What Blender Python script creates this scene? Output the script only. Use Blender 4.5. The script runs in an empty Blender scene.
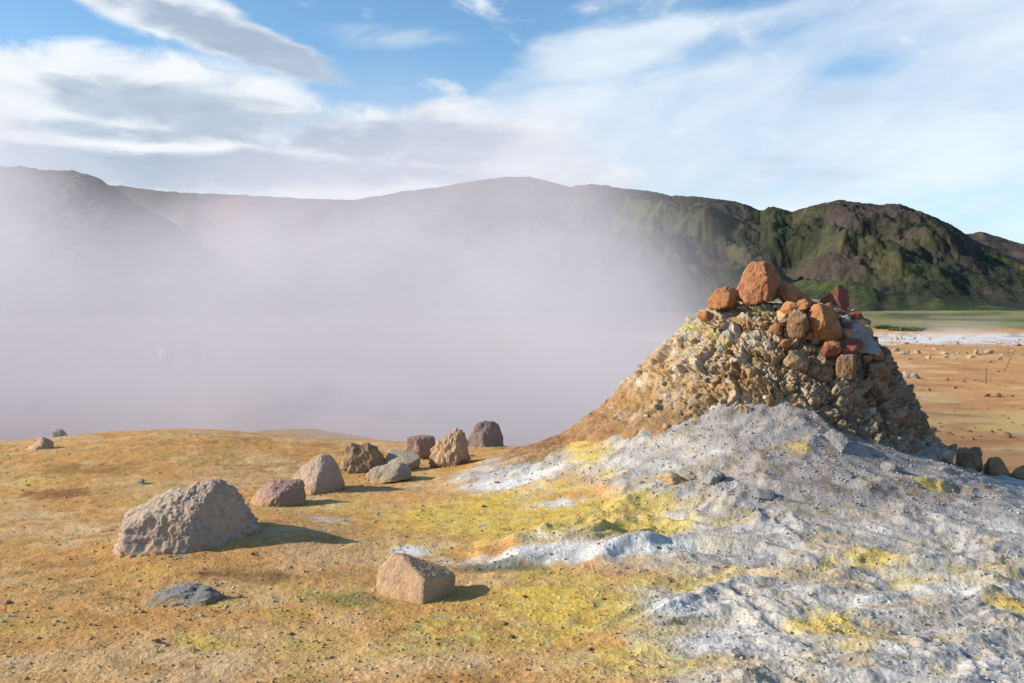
import bpy, bmesh, math, random
import numpy as np
from mathutils import Vector, Matrix, Euler

# ------------------------------------------------------------------ camera, light, exposure
S = bpy.context.scene
C = S.collection
FPX, UC, VH, EYE = 1000.0, 512.0, 300.0, 1.75      # focal length and horizon in the picture; eye height in metres
cam_d = bpy.data.cameras.new("camera")
cam = bpy.data.objects.new("camera", cam_d)
C.objects.link(cam)
cam.location = (0, 0, EYE)
cam.rotation_euler = (math.radians(90), 0, 0)
cam_d.sensor_width = 36.0
cam_d.lens = FPX * 36.0 / 1024.0
cam_d.shift_y = -(341.5 - VH) / 1024.0
cam_d.clip_start, cam_d.clip_end = 0.1, 20000
S.camera = cam

SUN_EL = math.radians(25.0)
SUN_AZ = math.radians(3.0)                          # how far the sun stands behind pure left
sun_dir = Vector((-math.cos(SUN_AZ) * math.cos(SUN_EL), -math.sin(SUN_AZ) * math.cos(SUN_EL), math.sin(SUN_EL)))
sd = bpy.data.lights.new("sun", 'SUN')
sd.energy, sd.angle, sd.color = 5.0, math.radians(0.53), (1.0, 0.90, 0.76)
sun = bpy.data.objects.new("sun", sd)
C.objects.link(sun)
sun.rotation_euler = sun_dir.to_track_quat('Z', 'Y').to_euler()
sun.location = sun_dir * 60

S.view_settings.view_transform = 'Standard'
S.view_settings.look = 'None'
S.view_settings.gamma = 1.0
S.view_settings.exposure = 0.5
S.view_settings.use_curve_mapping = False
S.cycles.use_denoising = True
S.cycles.max_bounces = 6
S.cycles.diffuse_bounces = 2
S.cycles.glossy_bounces = 1
S.cycles.transmission_bounces = 2
S.cycles.volume_bounces = 3
S.cycles.transparent_max_bounces = 6
S.cycles.volume_step_rate = 1.0
S.cycles.volume_max_steps = 256


# ------------------------------------------------------------------ node expressions
class E:
    """a socket that can be added, multiplied and so on"""
    def __init__(self, nt, s): self.nt, self.s = nt, s
    def m(self, op, *a, clamp=False):
        n = self.nt.nodes.new('ShaderNodeMath'); n.operation = op; n.use_clamp = clamp
        for i, v in enumerate((self,) + a):
            if isinstance(v, E): self.nt.links.new(v.s, n.inputs[i])
            else: n.inputs[i].default_value = v
        return E(self.nt, n.outputs[0])
    def __add__(s, o): return s.m('ADD', o)
    __radd__ = __add__
    def __sub__(s, o): return s.m('SUBTRACT', o)
    def __rsub__(s, o): return (s * -1.0) + o
    def __mul__(s, o): return s.m('MULTIPLY', o)
    __rmul__ = __mul__
    def __truediv__(s, o): return s.m('DIVIDE', o)
    def clamp(s): return s.m('ADD', 0.0, clamp=True)
    def smooth(s, a, b, lo=0.0, hi=1.0):
        n = s.nt.nodes.new('ShaderNodeMapRange'); n.interpolation_type = 'SMOOTHSTEP'
        s.nt.links.new(s.s, n.inputs[0])
        for i, v in enumerate((a, b, lo, hi)): n.inputs[1 + i].default_value = v
        return E(s.nt, n.outputs[0])


def N(nt, kind, **kw):
    n = nt.nodes.new(kind)
    for k, v in kw.items(): setattr(n, k, v)
    return n


def vec(nt, x, y, z):
    n = nt.nodes.new('ShaderNodeCombineXYZ')
    for i, v in enumerate((x, y, z)):
        if isinstance(v, E): nt.links.new(v.s, n.inputs[i])
        else: n.inputs[i].default_value = v
    return n.outputs[0]


def noise(nt, v, scale, detail=4, rough=0.55, dist=0.0, dims='3D', color=False):
    n = N(nt, 'ShaderNodeTexNoise', noise_dimensions=dims)
    nt.links.new(v, n.inputs['Vector'])
    n.inputs['Scale'].default_value, n.inputs['Detail'].default_value = scale, detail
    n.inputs['Roughness'].default_value, n.inputs['Distortion'].default_value = rough, dist
    return n.outputs['Color'] if color else E(nt, n.outputs[0])


def mixc(nt, f, a, b, blend='MIX'):
    n = N(nt, 'ShaderNodeMix', data_type='RGBA', blend_type=blend)
    if isinstance(f, E): nt.links.new(f.s, n.inputs[0])
    else: n.inputs[0].default_value = f
    for i, v in ((6, a), (7, b)):
        if isinstance(v, (tuple, list)): n.inputs[i].default_value = (*v[:3], 1)
        else: nt.links.new(v, n.inputs[i])
    return n.outputs[2]


# ------------------------------------------------------------------ world: daylight sky with its clouds, all laid out by compass and elevation
W = bpy.data.worlds.new("World")
S.world = W
W.use_nodes = True
nt = W.node_tree
nt.nodes.clear()
out = N(nt, 'ShaderNodeOutputWorld')
bg = N(nt, 'ShaderNodeBackground')
bg.inputs[1].default_value = 0.078
nt.links.new(bg.outputs[0], out.inputs[0])
sky = N(nt, 'ShaderNodeTexSky', sky_type='NISHITA', sun_disc=False)
sky.sun_elevation = SUN_EL
sky.sun_rotation = math.atan2(sun_dir.x, sun_dir.y)
sky.altitude, sky.air_density, sky.dust_density, sky.ozone_density = 300, 1.0, 0.6, 2.0
tc = N(nt, 'ShaderNodeTexCoord')
sp = N(nt, 'ShaderNodeSeparateXYZ')
nt.links.new(tc.outputs['Generated'], sp.inputs[0])
dx, dy, dz = (E(nt, sp.outputs[i]) for i in range(3))
az = dx.m('ARCTAN2', dy) * 10.0                       # tenths of a radian, right of north
el = dz.m('ARCSINE') * 10.0


def ae(u, v):
    """compass angle and elevation (tenths of a radian) seen at a place in the picture"""
    x, z = (u - UC) / FPX, (VH - v) / FPX
    return math.atan2(x, 1) * 10, math.atan2(z, math.hypot(1, x)) * 10


CL_HI = (8.6, 8.9, 9.2)      # lit cloud, in the same units as the sky texture
CL_MID = (5.9, 6.6, 7.6)
CL_LO = (3.9, 4.7, 5.9)      # thick cloud bases
wz = noise(nt, vec(nt, az * 0.5, el * 1.6, 0.0), 0.8, 4, 0.6)
wz2 = noise(nt, vec(nt, az * 0.5, el * 1.6, 7.0), 0.8, 4, 0.6)
azw = az + (wz - 0.5) * 1.1
elw = el + (wz2 - 0.5) * 0.45


def blob(u, v, ru, rv, rot=0.0, warp=1.0, soft=1.0):
    """soft ellipse in the sky round the direction of (u, v); 1 inside, 0 outside"""
    a0, e0 = ae(u, v)
    A = (azw if warp else az) - a0
    B = (elw if warp else el) - e0
    c, s = math.cos(rot), math.sin(rot)
    X = (A * c + B * s) / (ru / 100.0)
    Y = (B * c - A * s) / (rv / 100.0)
    d = (X * X + Y * Y).m('SQRT')
    return d.smooth(1.0 + 0.5 * soft, 1.0 - 0.5 * soft)


def mx(*a):
    r = a[0]
    for b in a[1:]: r = r.m('MAXIMUM', b)
    return r


# thin high veil: soft wide streaks that rise to the right
r_ = math.radians(13)
sa = az * math.cos(r_) + el * math.sin(r_)
sb = el * math.cos(r_) - az * math.sin(r_)
veil_n = noise(nt, vec(nt, sa * 0.42, sb * 1.05, 3.0), 0.9, 7, 0.55, 0.5)
fine_n = noise(nt, vec(nt, sa * 0.9, sb * 2.6, 9.0), 1.5, 8, 0.6, 0.7)
big = mx(blob(830, 120, 420, 130, 0.25, soft=1.4), blob(560, 140, 210, 70, 0.3, soft=1.3), blob(620, 45, 120, 48, 0.25, soft=1.4),
         blob(60, 130, 420, 85, 0, soft=1.4) * 0.95, blob(960, 50, 200, 80, 0.3, soft=1.4))
blue_hole = mx(blob(415, 66, 118, 36, 0.42, soft=1.2), blob(690, 6, 150, 14, 0.1, soft=1.6) * 0.85, blob(860, 66, 50, 12, 0.15, soft=1.8) * 0.5,
               blob(20, 20, 120, 26, 0.0, soft=1.6) * 0.75, blob(340, 12, 150, 30, -0.2, soft=1.3), blob(690, 60, 90, 12, .2, soft=1.8) * .35,
               blob(985, 215, 120, 22, -.1, soft=1.8) * .5)
veil = ((veil_n - 0.5) * 1.5 + (fine_n - 0.5) * 0.7 + big * 1.2 - 0.12 - blue_hole * 1.0).smooth(0.0, 1.15)
streak = blob(395, 33, 55, 9, 0.0, soft=1.6) * (fine_n.smooth(.3, .6)) * 0.6
veil = mx(veil, streak)
# whitening towards the horizon
hz = el.smooth(2.6, 0.2)
veil = mx(veil, hz * 0.68)
# cumulus bank on the left and the lens shaped cloud above it
puff = noise(nt, vec(nt, az * 0.85, el * 1.75, 1.7), 1.5, 10, 0.60, 0.5)
puff2 = noise(nt, vec(nt, az * 0.8, el * 2.2, 4.4), 0.75, 5, 0.55, 0.3)
bank_m = mx(blob(150, 105, 225, 42, -0.03, soft=1.2), blob(95, 150, 250, 46, -0.02, soft=1.2), blob(400, 140, 135, 36, 0.05, soft=1.2),
            blob(300, 180, 340, 28, 0.0, soft=1.3))
lens_m = mx(blob(205, 28, 140, 20, -0.26, soft=0.7), blob(150, 0, 90, 26, -0.25, soft=0.9))
bank = (bank_m * 1.15 + (puff - 0.5) * 2.4 + (puff2 - .5) * 1.4 - 0.20).smooth(0.0, 0.75)
lens = (lens_m * 1.4 + (puff - 0.5) * 1.1 - 0.2).smooth(0.0, 0.85)
# a cloud turns grey at its base, where it is thickest
sh_n = noise(nt, vec(nt, az * 0.75, el * 2.6, 5.0), 1.5, 9, 0.62, 0.5)
grey = mx(blob(215, 118, 135, 18, -0.1, soft=1.5), blob(420, 144, 90, 18, 0.0, soft=1.5), blob(170, 170, 280, 14, 0.0, soft=1.7) * 0.75,
          blob(245, 42, 120, 15, -0.26, soft=1.6) * 0.85, blob(30, 160, 120, 12, 0, soft=1.6) * 0.7, blob(120, 135, 90, 9, 0, soft=1.6) * .6)
grey = (grey * 1.5 + (sh_n - 0.5) * 2.2 + .02).smooth(0.05, 1.0)
far_grey = mx(blob(846, 98, 44, 11, -0.05, soft=1.2), blob(772, 166, 28, 4, -0.05, soft=1.4) * 0.7, blob(790, 178, 55, 6, 0, soft=1.6) * 0.6,
              blob(530, 143, 40, 10, 0, soft=1.6) * 0.6)
sky_t = mixc(nt, 1.0, sky.outputs[0], (1.2, 1.52, 1.66), 'MULTIPLY')
veil_col = mixc(nt, veil_n.smooth(0.35, 0.65), (6.4, 7.4, 8.6), (8.0, 8.7, 9.3))
c1 = mixc(nt, veil * 0.88, sky_t, veil_col)
c1 = mixc(nt, far_grey * (fine_n.smooth(.25, .6)) * 0.7, c1, (4.8, 6.0, 7.6))
cum_col = mixc(nt, grey, CL_HI, CL_LO)
cum_col = mixc(nt, puff.smooth(0.62, 0.35) * 0.5, cum_col, CL_MID)
c2 = mixc(nt, mx(bank, lens) * 0.92, c1, cum_col)
nt.links.new(c2, bg.inputs[0])


# ------------------------------------------------------------------ numpy noise
_rng = np.random.RandomState(7)
_P = np.concatenate([_rng.permutation(4096)] * 2)
_ang = _rng.rand(4096) * 2 * np.pi
_G2 = np.stack([np.cos(_ang), np.sin(_ang)], 1)
_g = _rng.randn(4096, 3)
_G3 = _g / np.linalg.norm(_g, axis=1)[:, None]
_R = _rng.rand(4096, 3)


def perlin2(x, y):
    xi, yi = np.floor(x).astype(np.int64), np.floor(y).astype(np.int64)
    xf, yf = x - xi, y - yi
    u, v = xf * xf * xf * (xf * (xf * 6 - 15) + 10), yf * yf * yf * (yf * (yf * 6 - 15) + 10)
    xi &= 4095; yi &= 4095
    def gr(ix, iy, fx, fy):
        g = _G2[_P[_P[ix & 4095] + (iy & 4095)]]
        return g[..., 0] * fx + g[..., 1] * fy
    a = gr(xi, yi, xf, yf); b = gr(xi + 1, yi, xf - 1, yf)
    c = gr(xi, yi + 1, xf, yf - 1); d = gr(xi + 1, yi + 1, xf - 1, yf - 1)
    return ((a + u * (b - a)) * (1 - v) + (c + u * (d - c)) * v) * 1.5


def fbm2(x, y, octv=4, rough=0.5, seed=0.0, ridged=False):
    t, a, s = np.zeros_like(x), 1.0, 0.0
    for i in range(octv):
        n = perlin2(x * 2 ** i + seed * 17.31 + i * 5.7, y * 2 ** i - seed * 9.17 + i * 3.1)
        t += a * ((1 - 2 * np.abs(n)) if ridged else n)
        s += a; a *= rough
    return t / s


def perlin3(p):
    i = np.floor(p).astype(np.int64); f = p - i
    w = f * f * f * (f * (f * 6 - 15) + 10)
    r = 0
    for dx_ in (0, 1):
        for dy_ in (0, 1):
            for dz_ in (0, 1):
                h = _P[_P[_P[(i[:, 0] + dx_) & 4095] + ((i[:, 1] + dy_) & 4095)] + ((i[:, 2] + dz_) & 4095)]
                g = _G3[h]
                d = g[:, 0] * (f[:, 0] - dx_) + g[:, 1] * (f[:, 1] - dy_) + g[:, 2] * (f[:, 2] - dz_)
                r = r + d * (w[:, 0] if dx_ else 1 - w[:, 0]) * (w[:, 1] if dy_ else 1 - w[:, 1]) * (w[:, 2] if dz_ else 1 - w[:, 2])
    return r * 1.5


def fbm3(p, octv=4, rough=0.5, seed=0.0, ridged=False):
    t, a, s = np.zeros(len(p)), 1.0, 0.0
    for k in range(octv):
        n = perlin3(p * 2 ** k + seed * 13.7 + k * 4.3)
        t += a * ((1 - 2 * np.abs(n)) if ridged else n)
        s += a; a *= rough
    return t / s


def worley3(p):
    """distance to the nearest and second nearest scattered point, and the id of the nearest"""
    i = np.floor(p).astype(np.int64)
    f1 = np.full(len(p), 9.0); f2 = f1.copy(); idn = np.zeros(len(p), np.int64)
    for a in (-1, 0, 1):
        for b in (-1, 0, 1):
            for c in (-1, 0, 1):
                q = i + (a, b, c)
                h = _P[_P[_P[q[:, 0] & 4095] + (q[:, 1] & 4095)] + (q[:, 2] & 4095)]
                d = np.linalg.norm(q + _R[h] - p, axis=1)
                n = d < f1
                f2 = np.where(n, f1, np.minimum(f2, d))
                idn = np.where(n, h, idn)
                f1 = np.where(n, d, f1)
    return f1, f2, idn


def facets(p, tilt=1.0):
    """broken blocks: every cell of scattered points gets a flat face of its own slope; also returns the crack distance and the cell id"""
    i = np.floor(p).astype(np.int64)
    f1 = np.full(len(p), 9.0); f2 = f1.copy(); idn = np.zeros(len(p), np.int64); D = np.zeros_like(p)
    for a in (-1, 0, 1):
        for b in (-1, 0, 1):
            for c in (-1, 0, 1):
                q = i + (a, b, c)
                h = _P[_P[_P[q[:, 0] & 4095] + (q[:, 1] & 4095)] + (q[:, 2] & 4095)]
                dv = p - (q + _R[h]); d = np.abs(dv).sum(1) * .45 + np.linalg.norm(dv, axis=1) * .5
                n = d < f1
                f2 = np.where(n, f1, np.minimum(f2, d)); idn = np.where(n, h, idn)
                D = np.where(n[:, None], dv, D); f1 = np.where(n, d, f1)
    return (_G3[idn] * D).sum(1) * tilt + (_R[idn][:, 0] - .5) * .8, f2 - f1, idn


def sst(a, b, x):
    t = np.clip((x - a) / (b - a), 0, 1)
    return t * t * (3 - 2 * t)


def lerp(a, b, t): return a + (b - a) * t


# ------------------------------------------------------------------ mesh helpers
def mesh_np(name, V, F, cols=None, smooth=True):
    me = bpy.data.meshes.new(name)
    F = np.asarray(F, np.int32)
    me.vertices.add(len(V)); me.loops.add(F.size); me.polygons.add(len(F))
    me.vertices.foreach_set('co', np.asarray(V, np.float32).ravel())
    me.loops.foreach_set('vertex_index', F.ravel())
    me.polygons.foreach_set('loop_start', np.arange(0, F.size, F.shape[1], dtype=np.int32))
    me.update(calc_edges=True)
    if smooth: me.polygons.foreach_set('use_smooth', np.ones(len(F), bool))
    if cols is not None:
        a = me.attributes.new('tint', 'FLOAT_COLOR', 'POINT')
        c = np.ones((len(V), 4), np.float32); c[:, :3] = cols
        a.data.foreach_set('color', c.ravel())
    me.validate(clean_customdata=False)
    return me


def grid_faces(r, c, wrap=False):
    j = np.arange(c if wrap else c - 1); i = np.arange(r - 1)
    I, J = np.meshgrid(i, j, indexing='ij')
    J2 = (J + 1) % c
    return np.stack([I * c + J, I * c + J2, (I + 1) * c + J2, (I + 1) * c + J], -1).reshape(-1, 4)


def obj(name, me, mat=None, parent=None, label=None, cat=None, group=None, kind=None, loc=None):
    o = bpy.data.objects.new(name, me)
    C.objects.link(o)
    if mat is not None and me is not None and not me.materials: me.materials.append(mat)
    if parent: o.parent = parent
    if loc is not None: o.location = loc
    for k, v in (('label', label), ('category', cat), ('group', group), ('kind', kind)):
        if v: o[k] = v
    return o


# ------------------------------------------------------------------ the lie of the land
MX, MY = 2.73, 10.0                                   # foot of the vent mound's axis


def apron(x, y):
    rx, ry = x - MX, y - MY
    r = np.hypot(rx, ry)
    phi = np.degrees(np.arctan2(rx, -ry))             # 0 towards the camera, +90 to the right
    f = np.interp(phi, [-180, -140, -110, -75, -50, -25, 0, 25, 45, 75, 110, 150, 180], [.2, .25, .6, 1.0, 1.08, 1.03, .88, .58, .42, .20, .10, .15, .2])
    return f * 1.12 * np.exp(-(r / 2.0) ** 2)


def crust_mask(x, y):
    """where the pale sinter crust lies: to the right, in front of the mound"""
    n = fbm2(x * 0.9, y * 0.9, 4, 0.55, 3.0) * 0.8
    edge = np.interp(y, [3.5, 4.57, 5.15, 5.65, 6.2, 6.6, 7.0, 7.4, 7.95, 8.5, 9.2, 10, 11], [.6, .66, .62, .6, .95, .75, -.15, .35, .9, .3, -.45, -.2, .6])
    return sst(-0.45, 0.45, x - edge + n * 0.75) * (1 - sst(11.5, 13.5, y + n))


def height(x, y):
    x = np.asarray(x, float); y = np.asarray(y, float)
    d = np.hypot(x, y)
    n1 = fbm2(x * 0.22, y * 0.22, 3, 0.5, 1.0)
    yed = np.interp(x, [-8, -4, 0, 2, 4, 6], [11.4, 12.2, 12.0, 11.4, 10.6, 10.0]) + n1 * 1.2
    wid = np.interp(x, [-8, -5.8, -5, -4.2, -3.2, -2.2, -1, 0.5, 2.5], [6.5, 6.5, 9, 14, 15, 11, 7.5, 6.5, 6.5])
    drop = sst(0, 1, (y - yed) / wid)
    side = sst(8.0, 16.0, np.abs(x + 1.0)) * sst(2, 6, y)
    drop = np.maximum(drop, side * 0.8)
    plain = -1.95 + 0.22 * fbm2(x * 0.05, y * 0.05, 3, 0.5, 2.0) * sst(15, 40, d)
    plain = plain + 1.1 * sst(40, 110, y) * sst(5, -25, x)
    plain = plain - 1.6 * sst(150, 450, d) + 1.8 * np.exp(-((y - 215) / 40) ** 2) * sst(20, 70, x) * (1 + 0.6 * perlin2(x * 0.02, y * 0.02))
    plat = 0.05 * n1 + 0.13 * np.exp(-((x + 4.2) / 1.5) ** 2 - ((y - 12) / 1.8) ** 2)
    plat = plat - 0.22 * sst(3.6, 5.6, x) * sst(5, 9, y)
    plat = plat + 0.10 * np.exp(-((x + 1.95) / 0.75) ** 2 - ((y - 7.25) / 0.7) ** 2)        # swell under the big boulder
    plat = plat - 0.13 * np.exp(-((x + 2.4) / 1.5) ** 2 - ((y - 14.2) / 1.5) ** 2)
    z = lerp(plat, plain, drop) + apron(x, y)
    near = 1 - sst(16, 30, d)
    cr = crust_mask(x, y) * near
    nearer = sst(8.5, 5.5, d)
    # lumps of the sinter crust
    wx, wy = x + 0.25 * perlin2(x * 1.3, y * 1.3 + 9), y + 0.25 * perlin2(x * 1.3 + 5, y * 1.3)
    l1 = fbm2(wx * 1.1, wy * 1.9, 3, 0.5, 4.0, ridged=True)
    l2 = fbm2(wx * 3.4, wy * 4.6, 3, 0.5, 5.0)
    l3 = fbm2(x * 12, y * 14, 3, 0.6, 6.0)
    calm = 1 - 0.25 * np.exp(-(np.hypot(x - MX, y - MY + 1.5) / 1.7) ** 2)
    z = z + cr * calm * (0.075 * l1 + 0.04 * np.maximum(l2, -0.15) + 0.012 * l3 * sst(10, 6.5, d))
    # ochre soil: soft undulation and grit
    z = z + near * (1 - cr) * (0.022 * fbm2(x * 1.4, y * 1.8, 3, 0.5, 7.0) + 0.012 * fbm2(x * 4.5, y * 5.5, 3, 0.55, 8.0))
    g = perlin2(x * 34, y * 34); 
    z = z + nearer * 0.004 * np.maximum(g, 0)
    # raised crust hump with an undercut front edge
    z = z + 0.065 * sst(1.1, 0.5, np.hypot((x - 0.40) / 0.72, (y - 6.85) / 0.36) + 0.3 * perlin2(x * 4, y * 4))
    far = sst(16, 40, d)
    z = z + far * (0.10 * fbm2(x * 0.35, y * 0.35, 4, 0.55, 9.0))
    return z


def at(u, v, zoff=0.0):
    """point of the ground seen at (u, v)"""
    t = np.geomspace(3.2, 900, 360)
    for _ in range(2):
        x, z = (u - UC) / FPX * t, EYE + (VH - v) / FPX * t
        h = height(x, t) + zoff
        k = int(np.argmax(z < h)) if np.any(z < h) else len(t) - 1
        t0, t1 = t[max(k - 1, 0)], t[k]
        if _ == 0: t = np.linspace(t0, t1, 24)
    return np.array([x[k], t[k], h[k] - zoff])


# ground sheet: rings round the viewpoint, finest where the picture looks
half = math.radians(31)
th = np.concatenate([np.linspace(-half, half, 1330), np.linspace(half, 2 * np.pi - half, 72)[1:-1]])
rr = np.concatenate([[0.02, 1.0, 2.0, 3.0], 1750.0 / np.linspace(1750 / 3.6, 1750 / 15.0, 560), np.geomspace(15.1, 110, 190), np.geomspace(113, 9000, 90)])
TH, RR = np.meshgrid(th, rr)
GX, GY = (RR * np.sin(TH)).ravel(), (RR * np.cos(TH)).ravel()
GZ = height(GX, GY)


def ground_colour(x, y, z):
    d = np.hypot(x, y)
    c = lambda *a: np.array(a)
    n1, n2 = fbm2(x * 0.7, y * 1.1, 4, 0.55, 11), fbm2(x * 2.3, y * 3.4, 4, 0.6, 12)
    n3, n4 = fbm2(x * 7, y * 9, 3, 0.6, 13), fbm2(x * 0.9, y * 1.3, 4, 0.6, 14)
    n5 = fbm2(x * 24, y * 28, 2, 0.6, 15) * sst(9, 6, d)
    n6, n7 = fbm2(x * 1.6, y * 2.6, 5, 0.62, 16), fbm2(x * 1.2, y * 2.0, 5, 0.62, 17)
    mix = lambda A, B, t: A + (B - A) * np.clip(t, 0, 1)[:, None]
    ochre = np.tile(c(.51, .275, .09), (len(x), 1))
    col = mix(ochre, c(.54, .345, .165), sst(-0.15, 0.4, n1))
    col = mix(col, c(.34, .165, .052), sst(0.0, 0.45, n2 + .4 * n7) * 0.75)
    col = mix(col, c(.47, .345, .09), sst(0.05, 0.45, n4 + 0.5 * n2) * 0.4)
    col = mix(col, c(.27, .19, .085), sst(0.15, 0.5, n6) * 0.5)
    col = mix(col, c(.24, .12, .05), sst(0.15, 0.5, n3) * 0.35)
    col = mix(col, c(.60, .45, .26), sst(0.12, 0.45, n7 - .5 * n2) * 0.5)
    cr = crust_mask(x, y)
    # brown dust that has slid off the mound's left flank
    skirt = sst(1.0, 0.35, np.hypot((x - 1.0) / 1.5, (y - 10.0) / 0.95) + 0.35 * n2)
    white = mix(np.tile(c(.47, .435, .385), (len(x), 1)), c(.37, .355, .345), sst(-0.2, 0.25, n2 + 0.4 * n3))
    white = mix(white, c(.235, .235, .24), sst(0.0, 0.4, n6 + 0.35 * n3) * 0.85)
    white = mix(white, c(.155, .155, .155), sst(0.12, 0.45, n3 + 0.5 * n5 + .3 * n6) * 0.55)
    white = mix(white, c(.50, .37, .21), sst(-0.05, 0.4, n7 + .35 * n3) * 0.75)
    white = mix(white, c(.54, .42, .14), sst(0.15, 0.5, n4 + .4 * n2 + .2 * n3) * 0.55 * sst(8.4, 7.2, y))
    white = mix(white, c(.60, .575, .535), sst(0.12, 0.4, -n7 - .3 * n2) * .6)
    cm = sst(0.2, 0.8, cr + 0.5 * n2 + 0.2 * n3)
    col = mix(col, white, cm)
    # grey ash right in front of the mound
    ash = np.exp(-(np.hypot((x - MX - 0.05) / 1.35, (y - 8.3) / 1.2)) ** 2)
    ashc = mix(np.tile(c(.33, .30, .28), (len(x), 1)), c(.20, .155, .125), sst(-0.1, 0.4, n3 + 0.5 * n6))
    col = mix(col, ashc, sst(0.15, 0.7, ash + 0.25 * n2) * 0.85)
    col = mix(col, mix(np.tile(c(.29, .15, .055), (len(x), 1)), c(.2, .10, .04), sst(0, .5, n3)), skirt)
    # sulphur
    yel = np.zeros(len(x))
    for (u, v, ru, rv, s) in YEL:
        yel = np.maximum(yel, s * np.exp(-((x - u) / ru) ** 2 - ((y - v) / rv) ** 2))
    ym = sst(0.2, 0.9, yel + 0.75 * n2 + 0.45 * n3)
    yc = mix(np.tile(c(.58, .41, .075), (len(x), 1)), c(.62, .49, .17), sst(-.05, .35, n3))
    yc = mix(yc, c(.38, .235, .06), sst(0.0, 0.4, fbm2(x * 4, y * 6, 4, 0.6, 19)) * 0.8)
    yc = mix(yc, c(.22, .185, .06), sst(0.2, 0.5, n3 + 0.4 * n5) * 0.5)
    yc = mix(yc, c(.56, .47, .30), sst(0.1, 0.45, n7) * 0.6)
    col = mix(col, yc, ym * 0.88)
    wht = np.zeros(len(x))
    for (u, v, ru, rv, s) in WHT:
        wht = np.maximum(wht, .9 * s * np.exp(-((x - u) / ru) ** 2 - ((y - v) / rv) ** 2))
    wm = sst(0.3, 0.95, wht + 0.75 * n2 + 0.5 * n3)
    col = mix(col, mix(np.tile(c(.66, .655, .63), (len(x), 1)), c(.42, .43, .44), sst(0, .5, n3)), wm * 0.9)
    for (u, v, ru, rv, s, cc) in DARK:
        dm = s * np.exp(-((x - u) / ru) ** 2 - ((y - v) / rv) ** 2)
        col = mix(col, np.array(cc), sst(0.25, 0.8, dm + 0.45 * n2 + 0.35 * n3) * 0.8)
    # the plain
    f1, f2 = fbm2(x * 0.06, y * 0.10, 5, 0.6, 21), fbm2(x * 0.35, y * 0.5, 4, 0.6, 22)
    f3 = fbm2(x * 0.012, y * 0.05, 4, 0.55, 23)
    pl = mix(np.tile(c(.50, .265, .105), (len(x), 1)), c(.60, .37, .17), sst(-.1, .4, f1))
    pl = mix(pl, c(.38, .17, .075), sst(.0, .4, f2) * .8)
    pl = mix(pl, c(.64, .46, .28), sst(.1, .45, -f2 + .3 * f1) * .6)
    pl = mix(pl, c(.58, .43, .12), sst(.2, .5, f1 - f2 * .4) * .6)
    left = sst(12, -8, x - y * 0.08)
    pl = mix(pl, mix(np.tile(c(.42, .21, .15), (len(x), 1)), c(.55, .40, .28), sst(0, .4, f2)), left * .75)
    pl = mix(pl, c(.16, .10, .055), sst(.35, .6, fbm2(x * .9, y * 1.2, 4, .6, 24)) * .55)
    band = (1 - .65 * left) * np.exp(-((y - 96 + 8 * f1) / 17) ** 2) * sst(-0.35, 0.25, f2 + .5 * f1 + .15) * sst(-25, 5, x - .2 * y)
    pl = mix(pl, mix(np.tile(c(.66, .65, .62), (len(x), 1)), c(.36, .35, .32), sst(0, .4, f2)), sst(.2, .7, band))
    gr = sst(118, 136, y + 10 * f1)
    gr = gr * sst(-5, 25, x) * sst(-35, 5, x - .25 * y)
    green = mix(np.tile(c(.20, .20, .075), (len(x), 1)), c(.29, .235, .12), sst(-.2, .4, f3 + .4 * f1))
    green = mix(green, c(.13, .18, .05), sst(.0, .4, f3 * 1.2 + .25 * sst(250, 420, y) - .1))
    green = mix(green, c(.05, .06, .025), sst(.05, .35, fbm2(x * .02, y * .08, 4, .6, 25)) * .8)
    pl = mix(pl, green, gr)
    haunt = sst(50, 200, y + 25 * f1) * np.maximum(sst(25, -5, x), sst(5, -25, x - .25 * y))              # plain colour darkened to hill brown, blending the foot line into the steam
    pl = mix(pl, mix(np.tile(c(.13, .095, .07), (len(x), 1)), c(.20, .12, .085), sst(-.1, .4, f3)), haunt * .9)
    pl = mix(pl, c(.55, .52, .48), sst(.1, .45, f3 + .3 * f1) * sst(60, 80, y) * sst(140, 110, y) * sst(5, -10, x) * .7)
    far = sst(14.5, 18, d + .8 * n1)
    far = np.where(x < 1.5, sst(15, 27, y + 3 * n1 + 2 * n2), far)
    col = mix(col, pl, far)
    fine = 1 + 0.2 * n5 * (1 - far)
    return np.clip(col * fine[:, None], 0.01, 0.85)


def patch(u, v, ru, rv, s=1.0):
    p = at(u, v); k = p[1] / FPX
    a, b = at(u, v - rv), at(u, v + rv)
    return (p[0], p[1], ru * k, max(0.08, min((a[1] - b[1]) / 2, 1.6)), s)


YEL = [patch(*a) for a in ((570, 524, 120, 18, 1.5), (470, 514, 90, 18, 1.35), (500, 497, 80, 9, .9), (560, 605, 110, 36, 1.05), (520, 568, 60, 14, .8), (650, 580, 60, 16, .8), (480, 640, 90, 22, .7),
                           (865, 565, 40, 14, 1.0), (822, 626, 40, 13, 1.0), (1010, 602, 26, 12, 1.0), (735, 575, 70, 6, .6), (915, 582, 50, 6, .7),
                           (30, 482, 40, 8, .6), (330, 505, 70, 10, .6), (420, 545, 60, 12, .6), (620, 660, 80, 22, .8), (300, 600, 120, 20, .5),
                           (585, 441, 30, 5, .9), (700, 663, 40, 8, .7), (930, 483, 30, 6, .8), (800, 448, 14, 8, .8), (870, 640, 60, 10, .6), (780, 660, 60, 10, .6), (700, 545, 60, 8, .5), (390, 525, 60, 12, .6), (200, 640, 120, 14, .42))]
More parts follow.
